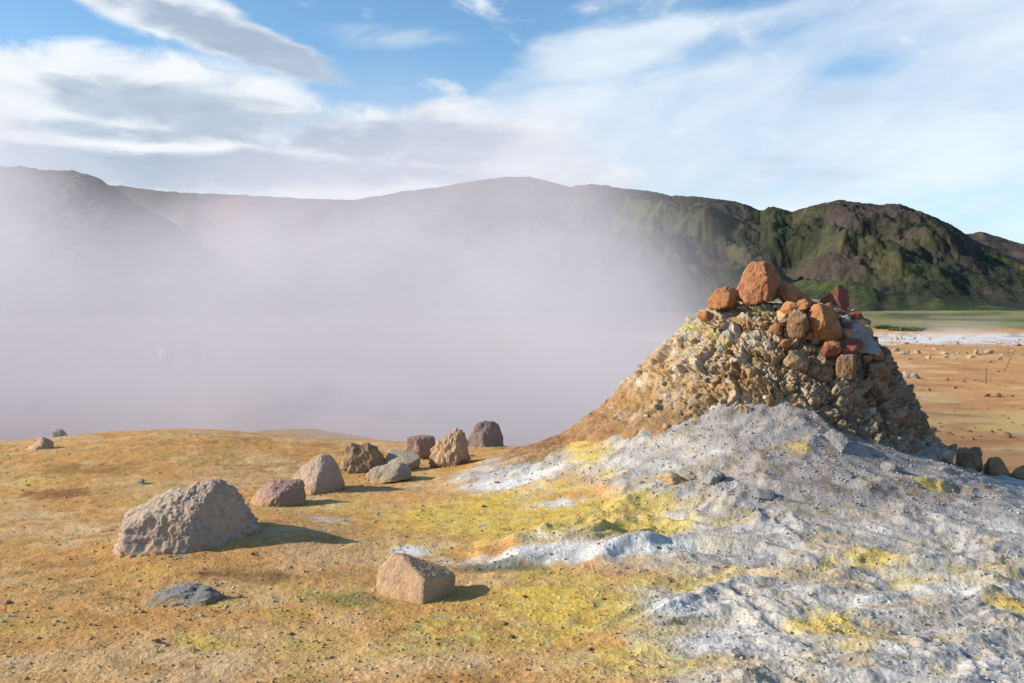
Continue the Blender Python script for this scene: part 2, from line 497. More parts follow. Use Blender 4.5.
WHT = [patch(*a) for a in ((560, 503, 40, 6, .9), (330, 519, 36, 6, .7), (410, 551, 24, 8, 1.0), (545, 551, 105, 12, 1.25), (700, 455, 45, 8, .8),
                           (510, 482, 80, 11, 1.0), (690, 610, 60, 14, .9), (740, 640, 80, 14, .8), (860, 600, 50, 9, .9), (935, 590, 45, 9, .9),
                           (660, 543, 70, 7, .9), (16, 662, 20, 5, .7))]
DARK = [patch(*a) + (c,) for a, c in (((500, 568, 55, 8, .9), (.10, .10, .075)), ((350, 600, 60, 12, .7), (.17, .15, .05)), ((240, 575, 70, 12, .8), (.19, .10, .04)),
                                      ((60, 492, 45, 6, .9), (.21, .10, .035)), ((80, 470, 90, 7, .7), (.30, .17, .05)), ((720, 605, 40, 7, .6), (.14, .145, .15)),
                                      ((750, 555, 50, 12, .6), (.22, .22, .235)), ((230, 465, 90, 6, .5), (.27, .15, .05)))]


def tint_material(name, bump=0.6, bscale=60.0, rough=0.95, var=0.25, dist=0.02, speck=0.0):
    m = bpy.data.materials.new(name); m.use_nodes = True
    nt = m.node_tree; b = nt.nodes['Principled BSDF']
    a = N(nt, 'ShaderNodeAttribute', attribute_name='tint')
    t = N(nt, 'ShaderNodeTexCoord')
    n = noise(nt, t.outputs['Object'], bscale, 6, 0.65)
    n2 = noise(nt, t.outputs['Object'], bscale * 0.21, 6, 0.62)
    f = (n - 0.5) * (2 * var) + (n2 - 0.5) * var + 1.0
    if speck:
        s1 = noise(nt, t.outputs['Object'], bscale * 1.3, 2, 0.5)
        s2 = noise(nt, t.outputs['Object'], bscale * .35, 3, 0.6)
        f = f * (1.0 - (s1 + (s2 - .5) * .5).smooth(.60, .72) * speck)
        f = f * (1.0 + (s1 - (s2 - .5) * .6).smooth(.37, .25) * speck * .6)
    c = N(nt, 'ShaderNodeVectorMath', operation='SCALE')
    nt.links.new(a.outputs['Color'], c.inputs[0]); nt.links.new(f.s, c.inputs['Scale'])
    nt.links.new(c.outputs[0], b.inputs['Base Color'])
    b.inputs['Roughness'].default_value = rough
    b.inputs['Specular IOR Level'].default_value = 0.15
    if bump:
        bp = N(nt, 'ShaderNodeBump'); bp.inputs['Strength'].default_value = bump; bp.inputs['Distance'].default_value = dist
        nt.links.new((n + n2 * 2.2).s, bp.inputs['Height']); nt.links.new(bp.outputs[0], b.inputs['Normal'])
    return m


M_ground = tint_material("ground_soil", 0.6, 55, var=0.22, dist=0.02, speck=.5)
gcol = ground_colour(GX, GY, GZ)
obj("ground", mesh_np("ground", np.stack([GX, GY, GZ], 1), grid_faces(len(rr), len(th), True)[:, ::-1], gcol), M_ground, kind="structure")


# ------------------------------------------------------------------ hills
def hill(name, prof, d_foot, d_ridge, d_back, colour, nx=420, ny=150, spur=0.0, jag=0.0, seed=1.0, foot_z=-3.6, shape=1.3, pad=0.25, rough=1.0):
    """A real ridge: prof gives how high its crest stands by compass bearing; it rises from d_foot to d_ridge and falls off behind"""
    us = np.array([p[0] for p in prof], float); vs = np.array([p[1] for p in prof], float)
    u = np.linspace(us[0], us[-1], nx)
    w = np.concatenate([np.linspace(0, 1, int(ny * .8)), np.linspace(1, 2, ny - int(ny * .8) + 1)[1:]])
    Wg, U = np.meshgrid(w, u, indexing='ij'); Wg, U = Wg.ravel(), U.ravel()
    a = (U - UC) / FPX
    dr = d_ridge * (1 + 0.06 * fbm2(U * 0.01, U * 0, 3, .5, seed)); df = d_foot * (1 + 0.05 * fbm2(U * 0.015, U * 0 + 3, 3, .5, seed + 1))
    D = np.where(Wg <= 1, lerp(df, dr, Wg), lerp(dr, d_back, Wg - 1))
    x, y = a * D, D
    top = EYE + (VH - np.interp(U, us, vs)) / FPX * dr - foot_z
    rel = np.where(Wg <= 1, Wg ** shape, 1 - sst(0, 1, Wg - 1))
    L = d_ridge
    q = L / 14.0
    # spurs that run down to the right
    sx = (x + 0.9 * (y - d_ridge)) / q
    rg = fbm2(sx * 0.42 + 0.4 * fbm2(x / q * .7, y / q * .7, 2, .5, seed + 7), y / q * 0.14, 4, .42, seed + 2, ridged=True)
    tt = (sx * .42 + .55 * fbm2(x / q * .55, y / q * .55, 3, .5, seed + 8) + .08 * fbm2(x / q * 3, y / q * 3, 3, .5, seed + 9)) % 1.0
    saw = np.where(tt < .66, sst(0, .70, tt), 1 - sst(.62, 1.0, tt))
    rg = saw * 1.0 - .15 + .25 * fbm2(x / q * 1.6, y / q * 1.1, 4, .5, seed + 2, ridged=True)
    f = fbm2(x / q * 2.2, y / q * 2.2, 6, .56, seed + 3)
    env = np.sin(np.clip(Wg, 0, 1) * np.pi) ** 1.25 * lerp(.35, 1.0, sst(520, 680, U))
    z = foot_z + top * rel + top * env * (spur * (rg - 0.35) + 0.10 * rough * f)
    jg = np.maximum(0, fbm2(x / q * 4, y / q * 4, 4, .6, seed + 4) - .05) * jag * sst(.72, .98, Wg) * (1 - sst(1.0, 1.25, Wg))
    z = z + jg * d_ridge * 0.012 + 0.0015 * L * fbm2(x / q * 9, y / q * 9, 5, .62, seed + 5) * np.minimum(1, Wg * 4) * rough
    z = np.where(Wg <= 0.0, foot_z - 3, z)
    V = np.stack([x, y, z], 1)
    cols = colour(x, y, z, Wg, U, rg, f, q)
    return obj(name, mesh_np(name, V, grid_faces(len(w), nx), cols), M_hill, kind="structure")


M_hill = tint_material("hillside_turf", 0.0, 0.12, var=0.4)


def mixn(A, B, t): return A + (np.array(B) - A) * np.clip(t, 0, 1)[:, None]


def col_main(x, y, z, w, U, rg, f, q):
    a = fbm2(x / q * 1.2, y / q * .7, 4, .55, 31); b = fbm2(x / q * 5, y / q * 4, 6, .72, 32)
    c = np.tile(np.array((.030, .034, .019)), (len(x), 1))
    c = mixn(c, (.055, .070, .022), sst(-0.05, .4, a + .4 * b))
    c = mixn(c, (.060, .045, .038), sst(-.1, .3, fbm2(x / q * .7, y / q * .7, 4, .55, 33) + .3 * b + .25 * sst(.5, 1, w)))
    c = mixn(c, (.095, .072, .06), sst(.1, .45, b) * sst(.7, .95, w) * .8)
    c = mixn(c, (.07, .055, .05), sst(640, 540, U) * .85)
    c = mixn(c, (.018, .023, .015), sst(.05, .4, -b) * .6)
    c = mixn(c, (.085, .08, .032), sst(.12, .4, fbm2(x / q * 1.6, y / q * 1.0, 4, .55, 34)) * sst(.6, .2, w) * .7)
    k = fbm2(x / q * 22, y / q * 22, 3, .7, 37)
    return c * (1 + .75 * k)[:, None]


def col_brown(x, y, z, w, U, rg, f, q):
    b = fbm2(x / q * 4, y / q * 4, 4, .6, 35)
    c = np.tile(np.array((.085, .065, .05)), (len(x), 1))
    c = mixn(c, (.065, .065, .035), sst(0, .4, b))
    return mixn(c, (.05, .038, .034), sst(.1, .5, -b))


def col_red(x, y, z, w, U, rg, f, q):
    b = fbm2(x / q * 4, y / q * 4, 4, .6, 36)
    c = np.tile(np.array((.14, .065, .048)), (len(x), 1))
    return mixn(c, (.08, .065, .045), sst(0, .4, b))


hill("hills", [(-700, 240), (-350, 215), (-60, 190), (60, 180), (130, 187), (180, 193), (240, 195), (310, 199), (345, 200), (420, 200), (520, 230), (640, 290)],
     900, 1500, 2200, col_brown, 380, 90, .12, .15, 3)
hill("hills", [(80, 296), (140, 235), (185, 208), (230, 198), (275, 199), (320, 209), (380, 232), (450, 280), (480, 298)], 620, 860, 1000, col_red, 260, 90, .08, 0, 5)
hill("hills", [(-900, 130), (-500, 140), (-200, 158), (-60, 163), (0, 165), (40, 169), (75, 171), (96, 177), (118, 190), (140, 205), (172, 222), (205, 246), (245, 270), (300, 297)],
     230, 420, 640, col_brown, 420, 170, .30, .2, 8, rough=2.2)
hill("hills", [(900, 260), (960, 234), (985, 233), (1010, 240), (1050, 252), (1120, 272), (1250, 296)], 1300, 1800, 2300, col_brown, 220, 80, .15, .5, 12)
hill("hills", [(250, 298), (300, 232), (345, 202), (400, 192), (440, 187), (480, 180), (505, 177), (530, 177), (548, 181), (570, 187), (590, 184), (620, 188), (650, 191), (672, 196),
               (700, 197), (725, 200), (745, 204), (760, 211), (775, 207), (792, 212), (815, 205), (840, 200), (862, 203), (882, 205), (900, 204), (925, 214), (952, 225),
               (974, 240), (1012, 257), (1040, 268), (1100, 285), (1180, 299)],
     430, 900, 1300, col_main, 1300, 420, .34, .22, 20, shape=1.15)

# ------------------------------------------------------------------ rocks
_ico = {}


def ico(n):
    if n not in _ico:
        bm = bmesh.new(); bmesh.ops.create_icosphere(bm, subdivisions=n, radius=1.0)
        V = np.array([v.co[:] for v in bm.verts]); F = np.array([[v.index for v in f.verts] for f in bm.faces]); bm.free()
        _ico[n] = (V / np.linalg.norm(V, axis=1)[:, None], F)
    return _ico[n]


def hull_planes(pts):
    bm = bmesh.new()
    for p in pts: bm.verts.new(p)
    r = bmesh.ops.convex_hull(bm, input=bm.verts)
    bm.normal_update()
    c = np.mean(np.array(pts), 0)
    P = []
    for f in bm.faces:
        n = np.array(f.normal); h = float(n @ (np.array(f.verts[0].co) - c))
        if h < 0: n, h = -n, -h
        if h > 1e-3 and not any(n @ m > .985 for m, _ in P): P.append((n, h))
    bm.free()
    return c, P


def rand_pts(seed, n=11):
    r = np.random.RandomState(seed)
    p = r.randn(n, 3); p /= np.linalg.norm(p, axis=1)[:, None]
    p *= r.uniform(.82, 1.1, (n, 1))
    p[:, 2] = np.clip(p[:, 2], -.75, .9)
    return p.tolist()


def rock_shape(pts, sub=5, sharp=16, lump=.10, lf=1.6, grain=.035, gf=6.0, pits=.0, seed=0.0, size=None):
    """A stone: broken faces from the corner points, worn edges, lumps, grain and pits"""
    V, F = ico(sub)
    c, P = hull_planes(pts)
    s = np.zeros(len(V))
    for n, h in P: s += (np.maximum(0, V @ n) / h) ** sharp
    r = s ** (-1.0 / sharp)
    X = V * r[:, None]
    m = np.mean(r)
    X = X * (1 + lump * fbm3(X * lf / m, 3, .5, seed) * 1.6)[:, None]
    gr = fbm3(X * gf / m, 5 if sub > 4 else 3, .62, seed + 3)
    rd = fbm3(X * gf * .45 / m, 3, .55, seed + 5, ridged=True)
    dd = grain * (gr * 1.4 + rd * .7)
    if pits:
        w = worley3(X * gf * 1.5 / m + seed)[0]
        dd = dd - pits * sst(.45, .12, w)
    X = X * (1 + dd)[:, None]
    X = X + c
    lo, hi = X.min(0), X.max(0)
    if size is not None:
        X = (X - (lo + hi) / 2) / (hi - lo) * np.array(size)
        X[:, 2] += size[2] / 2
    return X, F


def rock_material(name, c1, c2, c3, scale=6.0, bump=.5, top=None, topamt=.6, dust=None, dust_z=.07):
    m = bpy.data.materials.new(name); m.use_nodes = True
    nt = m.node_tree; b = nt.nodes['Principled BSDF']
    t = N(nt, 'ShaderNodeTexCoord')
    a = noise(nt, t.outputs['Object'], scale, 5, .6)
    f = noise(nt, t.outputs['Object'], scale * 6, 6, .7)
    g = noise(nt, t.outputs['Object'], scale * 2.3, 5, .62, .5)
    c = mixc(nt, a.smooth(.38, .62), c1, c2)
    c = mixc(nt, g.smooth(.52, .70) * .8, c, c3)
    if top is not None:                                  # lichen or mineral bloom on the upward faces
        ge = N(nt, 'ShaderNodeNewGeometry'); s_ = N(nt, 'ShaderNodeSeparateXYZ')
        nt.links.new(ge.outputs['Normal'], s_.inputs[0])
        up = (E(nt, s_.outputs[2]) + (g - .5) * 2.0).smooth(.3, .9)
        c = mixc(nt, up * topamt, c, top)
    if dust is not None:
        so = N(nt, 'ShaderNodeSeparateXYZ'); nt.links.new(t.outputs['Object'], so.inputs[0])
        du = (E(nt, so.outputs[2]) + (g - .5) * (dust_z * 2.6)).smooth(dust_z, dust_z * .1)
        c = mixc(nt, du * .75, c, dust)
    sc = N(nt, 'ShaderNodeVectorMath', operation='SCALE')
    nt.links.new(c, sc.inputs[0]); nt.links.new(((f - .5) * .9 + 1.0).s, sc.inputs['Scale'])
    nt.links.new(sc.outputs[0], b.inputs['Base Color'])
    b.inputs['Roughness'].default_value = .92; b.inputs['Specular IOR Level'].default_value = .2
    bp = N(nt, 'ShaderNodeBump'); bp.inputs['Strength'].default_value = bump; bp.inputs['Distance'].default_value = .02
    nt.links.new(f.s, bp.inputs['Height']); nt.links.new(bp.outputs[0], b.inputs['Normal'])
    return m


R_pinkgrey = rock_material("pinkish_grey_lava", (.48, .335, .235), (.37, .29, .23), (.26, .18, .13), 5, .9, (.48, .39, .29), .5, dust=(.42, .25, .10), dust_z=.12)
R_pink = rock_material("rosy_lava", (.40, .24, .18), (.33, .22, .18), (.22, .14, .11), 8, .7, dust=(.42, .25, .10))
R_tan = rock_material("tan_tuff", (.52, .33, .19), (.43, .285, .18), (.31, .20, .12), 9, .8, dust=(.42, .25, .10))
R_grey = rock_material("grey_sinter", (.40, .325, .235), (.30, .24, .18), (.44, .35, .21), 9, .7, dust=(.42, .25, .10))
R_dark = rock_material("dark_basalt", (.10, .09, .08), (.15, .135, .12), (.25, .235, .215), 8, .8, (.36, .345, .32), .55, dust=(.42, .25, .10))
R_brown = rock_material("brown_lava", (.33, .22, .12), (.23, .145, .085), (.40, .28, .15), 9, .6)
R_umber = rock_material("umber_lava", (.27, .15, .075), (.20, .11, .06), (.36, .23, .13), 10, .7, (.38, .33, .27), .45)
R_mauve = rock_material("mauve_lava", (.25, .185, .155), (.20, .155, .135), (.15, .11, .095), 7, .8, (.30, .26, .22), .5)
R_rust = rock_material("rust_red_lava", (.38, .165, .075), (.27, .11, .055), (.42, .22, .11), 9, .8, (.46, .28, .16), .3)
R_orange = rock_material("orange_lava", (.42, .19, .075), (.32, .13, .055), (.22, .095, .05), 12, .8, (.46, .31, .19), .4)
R_crimson = rock_material("dark_red_lava", (.20, .065, .045), (.26, .095, .06), (.13, .07, .06), 14, .7)
R_bluegrey = rock_material("blue_grey_stone", (.22, .215, .205), (.28, .27, .255), (.16, .155, .15), 8, .6)
R_pebble = rock_material("ochre_pebble", (.34, .20, .095), (.25, .15, .085), (.40, .29, .18), 20, .5)


def boulder(name, label, u0, u1, v0, v1, mat, cat="boulder", pts=None, seed=1, depth=.85, sink=.10, sub=5, rot=0.0, loc=None, base_v=None, group=None, d=None, **kw):
    """stone whose outline covers u0..u1, v0..v1 where it rests on the ground"""
    uc = (u0 + u1) / 2
    if loc is None:
        p = at(uc, base_v if base_v else v1 - 2)
        w0 = (u1 - u0) * p[1] / FPX
        p[1] += w0 * depth * .38
        p[0] = (uc - UC) / FPX * p[1]
        p[2] = float(height(p[0], p[1]))
        bot = EYE + (VH - v1) / FPX * (p[1] - w0 * depth * .3)
        p[2] = min(p[2], bot + .03)
    else:
        p = np.array(loc, float)
    k = p[1] / FPX
    w, h = (u1 - u0) * k, (EYE + (VH - v0) * k) - p[2]
    size = (w, w * depth, h * (1 + sink))
    X, F = rock_shape(pts or rand_pts(seed), sub, seed=float(seed), size=size, **kw)
    if rot:
        c, s = math.cos(rot), math.sin(rot)
        X = np.stack([X[:, 0] * c - X[:, 1] * s, X[:, 0] * s + X[:, 1] * c, X[:, 2]], 1)
    X[:, 2] -= h * sink
    if p[1] < 13: FEET.append((p[0], p[1], w))
    return obj(name, mesh_np(name, X, F), mat, label=label, cat=cat, group=group, loc=p)


FEET = []                                             # where the boulders stand, for the grit round them
G_ROW = "boulders in a row leading to the mound"
boulder("boulder", "large pinkish grey boulder with rough pitted faces at the left front", 120, 261, 479, 565, R_pinkgrey, sub=7, seed=3, base_v=552, depth=.8,
        pts=[(-1, -.5, 0), (-.98, -.35, .28), (-.9, -.1, .62), (-.55, 0, .78), (-.2, 0, .76), (.2, 0, .98), (.42, .05, 1.0), (.62, .15, .88), (.9, .2, .50), (1, .25, .28), (1, .1, .12),
             (.30, -.75, .20), (-.3, -1.0, .0), (-.75, -.95, .02), (-.8, -.7, .42), (.6, -.5, 0), (1, .5, 0), (-.6, .9, 0), (.5, .9, 0), (.3, .8, .7), (-.5, .7, .5), (.15, -.55, .62), (-.45, -.6, .62)],
        sharp=40, lump=.06, grain=.07, gf=7, pits=.025)
boulder("boulder", "small square tan boulder with a shaded right face in the middle foreground", 375, 455, 556, 611, R_tan, sub=6, seed=5, base_v=603, depth=.75,
        pts=[(-1, .25, .25), (-.97, .35, .72), (-.6, .35, 1.0), (-.3, .15, .96), (.28, -.75, .62), (.3, -1, .0), (-.2, -.65, .0), (-.75, -.15, .05), (1, .35, .55), (.97, .45, .1),
             (.9, .3, .0), (-.3, .9, .9), (.6, .9, .65), (-.6, .9, 0), (.6, 1, 0)], sharp=34, lump=.03, grain=.03, gf=9, pits=.02)
boulder("half_buried_rock", "low grey stone half buried in the soil below the large boulder", 134, 234, 583, 614, R_dark, "rock", sub=6, seed=9, base_v=607, depth=.75, sink=.25,
        pts=[(-1, 0, 0), (-.6, -.3, .45), (-.1, 0, .9), (.3, 0, 1), (.65, -.1, .8), (1, .1, .05), (.5, -.9, 0), (-.5, -.9, 0), (.4, .9, .1), (-.5, .9, .1)], sharp=14, lump=.16, lf=1.8, grain=.05, gf=6)
boulder("boulder", "low flat rosy boulder leaning against the pointed one beside it", 250, 306, 479, 508, R_pink, seed=12, sub=6, group=G_ROW,
        pts=[(-1, -.2, 0), (-.75, 0, .45), (-.35, 0, .95), (.3, .1, .9), (.8, .1, .95), (1, 0, .5), (.9, -.4, 0), (-.3, -.9, .0), (.2, -.7, .5), (-.8, .8, 0), (.8, .9, 0), (.6, .8, .6)], lump=.1, grain=.05)
boulder("boulder", "pointed pinkish boulder with a pale left face second from the large one", 291, 344, 454, 499, R_pinkgrey, seed=14, sub=6, group=G_ROW, base_v=494,
        pts=[(-1, 0, .28), (-.9, -.2, .0), (-.55, 0, .68), (-.1, 0, .9), (.2, 0, 1), (.5, .1, .96), (.8, .1, .72), (.95, .2, .45), (1, .3, .2), (.6, -.5, 0), (-.1, -.8, 0), (.15, -.55, .45), (-.5, .8, 0), (.7, .9, 0), (.2, .7, .8)],
        sharp=24, lump=.05, grain=.04)
boulder("boulder", "dark brown blocky boulder with a hollowed face at the rear of the row", 342, 386, 442, 475, R_brown, seed=17, sub=6, group=G_ROW,
        pts=[(-1, -.2, .1), (-.8, -.1, .85), (-.55, 0, 1), (.4, 0, .97), (.85, .1, .7), (1, 0, .35), (.7, -.4, 0), (-.6, -.6, 0), (-.1, -.1, .6), (.8, .9, 0), (-.8, .9, 0), (.1, .8, .9)], lump=.16, lf=2.2, grain=.05)
boulder("boulder", "yellowish grey low boulder lying in front of a paler one", 367, 412, 462, 485, R_grey, seed=19, sub=6, group=G_ROW,
        pts=[(-1, -.2, .3), (-.6, 0, .75), (.1, 0, .8), (.5, .1, 1), (.95, 0, .55), (1, -.2, .1), (.2, -.8, 0), (-.8, -.5, 0), (.7, .9, 0), (-.7, .9, 0), (.4, -.5, .6)], lump=.1, grain=.04)
boulder("boulder", "pale grey rounded boulder tucked behind the yellowish low one", 384, 420, 451, 476, R_grey, seed=23, sub=5, group=G_ROW, lump=.08, base_v=472)
boulder("boulder", "square rosy boulder standing left of the knobbly tan one", 405, 436, 435, 462, R_pink, seed=25, sub=5, group=G_ROW, base_v=459,
        pts=[(-1, -.6, 0), (-.95, -.4, .9), (-.4, 0, 1), (.6, 0, .95), (1, .1, .9), (1, -.3, 0), (.1, -.8, .4), (.8, .9, 0), (-.8, .9, 0), (.7, .8, .9), (-.7, .7, .8)], lump=.08, grain=.05)
boulder("boulder", "knobbly tan boulder rising to a lump on its right", 429, 471, 427, 468, R_tan, seed=28, sub=6, group=G_ROW,
        pts=[(-1, -.3, .1), (-.75, -.1, .55), (-.3, 0, .72), (.25, 0, .9), (.5, 0, 1.0), (.8, .1, .9), (.8, .1, .5), (1, 0, .15), (.3, -.7, 0), (-.6, -.7, 0), (.7, .8, 0), (-.6, .8, 0)],
        lump=.2, lf=2.4, grain=.05, pits=.02)
boulder("boulder", "dark grey boulder dimmed by steam behind the tan one", 466, 505, 420, 456, R_mauve, seed=31, sub=5, group=G_ROW, base_v=447,
        pts=[(-1, 0, .3), (-.6, 0, .85), (-.1, 0, 1), (.5, .1, .95), (.9, .1, .6), (1, 0, 0), (-.8, -.3, 0), (0, -.8, 0), (.6, .9, 0), (-.6, .9, 0)], lump=.1)
boulder("boulder", "faint low boulder almost lost in the steam beside the mound", 503, 531, 431, 449, R_grey, seed=33, sub=4, group=G_ROW, base_v=443)
boulder("rocky_knoll", "small pale tan rocky knoll on the far left edge of the slope", 18, 58, 437, 456, R_tan, "knoll", seed=35, sub=5, base_v=450, sink=.3, lump=.15,
        pts=[(-1, 0, 0), (-.3, 0, .5), (.25, 0, 1), (.65, .1, .8), (1, 0, .1), (0, -.9, 0), (.5, -.8, .1), (0, .9, 0)])
boulder("boulder", "ghostly boulder in the steam just right of the tan knoll", 54, 72, 428, 445, R_bluegrey, seed=37, sub=4, loc=(*[(63 - UC) / FPX * 14.6, 14.6], -.4))
G_RR = "rocks behind the right foot of the mound"
for (u0, u1, v0, v1, sd_, lb) in ((957, 983, 446, 467, 41, "biggest brown rock behind the right foot of the mound"), (984, 1009, 456, 472, 42, "flat brown rock right of the biggest one by the mound's foot"),
                                  (1010, 1030, 464, 476, 43, "low brown rock at the right edge behind the grey slope"), (933, 943, 437, 448, 44, "smallest rock touching the mound's steep right flank"),
                                  (943, 958, 443, 459, 45, "dark rock between the mound's flank and the biggest brown rock")):
    yy = 11.0
    xx = ((u0 + u1) / 2 - UC) / FPX * yy
    boulder("rock", lb, u0, u1, v0, v1, R_brown, "rock", seed=sd_, sub=5, group=G_RR, loc=(xx, yy, float(height(np.array([xx]), np.array([yy]))[0])), lump=.1, grain=.05)

# ------------------------------------------------------------------ the vent mound
PZ = np.array([1.74, 1.72, 1.60, 1.30, 1.05, .70, .40, .18, -.10, -.6])
PL = np.array([0, .45, .82, 1.17, 1.42, 1.82, 2.20, 2.85, 3.3, 3.7])
PR = np.array([0, .42, .66, .92, 1.10, 1.26, 1.42, 1.55, 1.72, 2.1])
PF = np.array([0, .40, .68, .88, .99, 1.13, 1.28, 1.45, 1.7, 2.2])


def cone_radius(z, phi):
    """phi 0 to the front, + to the right"""
    zz = -z
    l, r, f = np.interp(zz, -PZ, PL), np.interp(zz, -PZ, PR), np.interp(zz, -PZ, PF)
    c, s = np.cos(phi), np.sin(phi)
    side = np.where(s > 0, r, l)
    back = f * 1.15
    fb = np.where(c > 0, f, back)
    return np.sqrt((side * np.abs(s)) ** 2 + (fb * np.abs(c)) ** 2)


nt_, nz_ = 900, 420
zs = np.interp(np.linspace(0, 1, nz_), np.linspace(0, 1, len(PZ)), PZ)
ph = np.linspace(-np.pi, np.pi, nt_, endpoint=False)
Z, PH = np.meshgrid(zs, ph, indexing='ij')
R_ = cone_radius(Z, PH)
CX, CY, CZ = (R_ * np.sin(PH)).ravel(), (-R_ * np.cos(PH)).ravel(), Z.ravel()
P3 = np.stack([CX, CY, CZ], 1)
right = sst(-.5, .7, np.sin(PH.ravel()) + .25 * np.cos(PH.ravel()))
skirt = sst(1.05, .55, CZ + .18 * fbm3(P3 * 2.5, 3, .5, 2)) * (1 - right)        # smooth dusty foot on the left
WP = P3 + .10 * np.stack([fbm3(P3 * 3, 4, .6, s) for s in (1, 2, 3)], 1) + .03 * np.stack([fbm3(P3 * 12, 3, .6, s) for s in (4, 5, 6)], 1)
b1, g1, id1 = facets(WP * 3.1)
b2, g2, id2 = facets(WP * (7.5, 7.5, 9.5))
b3, g3, id3 = facets(WP * 18)
amp = 1 - .75 * skirt
disp = amp * (.085 * b1 + .045 * b2 + .020 * b3 - .05 * sst(.10, 0, g1) - .028 * sst(.10, 0, g2) - .010 * sst(.12, 0, g3)) - .03
disp += .07 * fbm3(P3 * 2.2, 4, .5, 6) + amp * .03 * fbm3(P3 * 6, 5, .65, 8, ridged=True) + .012 * fbm3(P3 * 16, 4, .65, 7)
nrm = np.stack([np.sin(PH.ravel()) * .85, -np.cos(PH.ravel()) * .85, np.full(len(CX), .5)], 1)
topf = sst(.02, .3, R_.ravel())
P3d = P3 + nrm * (disp * topf + (1 - topf) * -.03)[:, None]
cn, cn2, cn3 = fbm3(P3 * 2.6, 4, .55, 11), fbm3(P3 * 7, 4, .6, 12), fbm3(P3 * 20, 3, .6, 13)
rid1, rid2 = _R[id1][:, 0], _R[id2][:, 1]
hiz = sst(.75, 1.35, CZ + .25 * cn)
mc = np.tile(np.array((.42, .285, .15)), (len(CX), 1))
mc = mixn(mc, (.46, .37, .25), sst(-.1, .35, cn + .5 * (rid1 - .5)) * .9)
mc = mixn(mc, (.34, .32, .27), sst(-.05, .35, cn2 + .7 * (rid2 - .5)) * hiz * .85)
mc = mixn(mc, (.33, .18, .075), sst(.0, .35, -cn + .3 * cn2) * (1 - .6 * hiz) * .85)
mc = mixn(mc, (.17, .115, .07), sst(.12, .42, fbm3(P3 * 4.5, 5, .62, 18)) * .8)
mc = mixn(mc, (.40, .39, .12), sst(.12, .4, fbm3(P3 * 6, 4, .6, 14)) * sst(1.15, 1.5, CZ) * (1 - right) * .8)
mc = mixn(mc, (.34, .25, .05), sst(.15, .42, fbm3(P3 * 6, 4, .6, 15)) * sst(1.1, .6, CZ) * .7)
mc = mixn(mc, (.255, .13, .052), skirt * .8)
mc = mixn(mc, (.15, .085, .04), skirt * sst(.0, .4, cn2 + .5 * cn3) * .7)
mc = mixn(mc, (.42, .29, .14), skirt * sst(.1, .4, -cn2 - .3 * cn) * .6)
mc = mixn(mc, (.48, .46, .43), sst(.22, .45, fbm3(P3 * 4.2, 5, .62, 17)) * .75)
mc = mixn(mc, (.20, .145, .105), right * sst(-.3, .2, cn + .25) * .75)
mc = mixn(mc, (.38, .36, .35), sst(.55, .30, CZ + .2 * cn2) * sst(.3, .7, right) * .6)
mc = mc * (1 + .35 * (rid2 - .5) + .35 * cn3 + .25 * cn2)[:, None]
M_mound = tint_material("mound_crust", .6, 45, var=.3, dist=.02, speck=.4)
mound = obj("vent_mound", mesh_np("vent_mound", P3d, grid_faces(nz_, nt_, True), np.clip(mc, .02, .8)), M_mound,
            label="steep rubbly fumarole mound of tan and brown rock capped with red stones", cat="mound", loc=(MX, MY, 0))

# stones cemented into the mound
rs = np.random.RandomState(11)
Vs, Fs, Cs, off = [], [], [], 0
proto = [rock_shape(rand_pts(100 + k, 10), 3, sharp=45, lump=.12, grain=.07, gf=3, seed=float(k), size=(2, 1.7, 1.5)) for k in range(14)]
k = 0
while k < 1300:
    z_, p_ = rs.uniform(.05, 1.70), rs.uniform(-np.pi * .95, np.pi * .95)
    rt = sst(-.5, .7, math.sin(p_) + .25 * math.cos(p_))
    if rs.rand() > lerp(.55 if z_ > .95 else .10, 1.0, rt): continue
    s_ = rs.choice([.012, .02, .03, .045], p=[.40, .34, .19, .07]) * rs.uniform(.75, 1.25)
    r_c = float(cone_radius(np.array(z_), np.array(p_))) - s_ * .2 - .02
    X, F = proto[rs.randint(14)]
    Rm = np.array(Euler((rs.uniform(-.6, .6), rs.uniform(-.6, .6), rs.uniform(0, 6.28))).to_matrix())
    Vs.append((X - (0, 0, .7)) @ Rm.T * s_ * np.array([1, 1, rs.uniform(.6, 1)]) + (r_c * math.sin(p_), -r_c * math.cos(p_), z_))
    Fs.append(F + off); off += len(X)
    pal = [(.42, .33, .20), (.36, .33, .29), (.34, .20, .09), (.27, .19, .12), (.46, .40, .32), (.40, .36, .13)]
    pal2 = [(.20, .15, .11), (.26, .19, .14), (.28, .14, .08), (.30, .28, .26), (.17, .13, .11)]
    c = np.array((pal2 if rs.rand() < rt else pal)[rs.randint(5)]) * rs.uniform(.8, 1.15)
    Cs.append(np.tile(c, (len(X), 1))); k += 1
obj("rubble", mesh_np("rubble", np.concatenate(Vs), np.concatenate(Fs), np.concatenate(Cs)), M_mound, parent=mound, kind="stuff")


def cone_front(u, v):
    """where the ray through (u, v) meets the mound"""
    t = np.linspace(8.0, 11.6, 3000)
    x, z = (u - UC) / FPX * t - MX, EYE + (VH - v) / FPX * t
    y = t - MY
    inside = (np.hypot(x, y) < cone_radius(z, np.arctan2(x, -y))) & (z < 1.72)
    if inside.any():
        j = int(np.argmax(inside)); return np.array([x[j] + MX, t[j], z[j]])
    return np.array([(u - UC) / FPX * MY, MY, EYE + (VH - v) / FPX * MY])


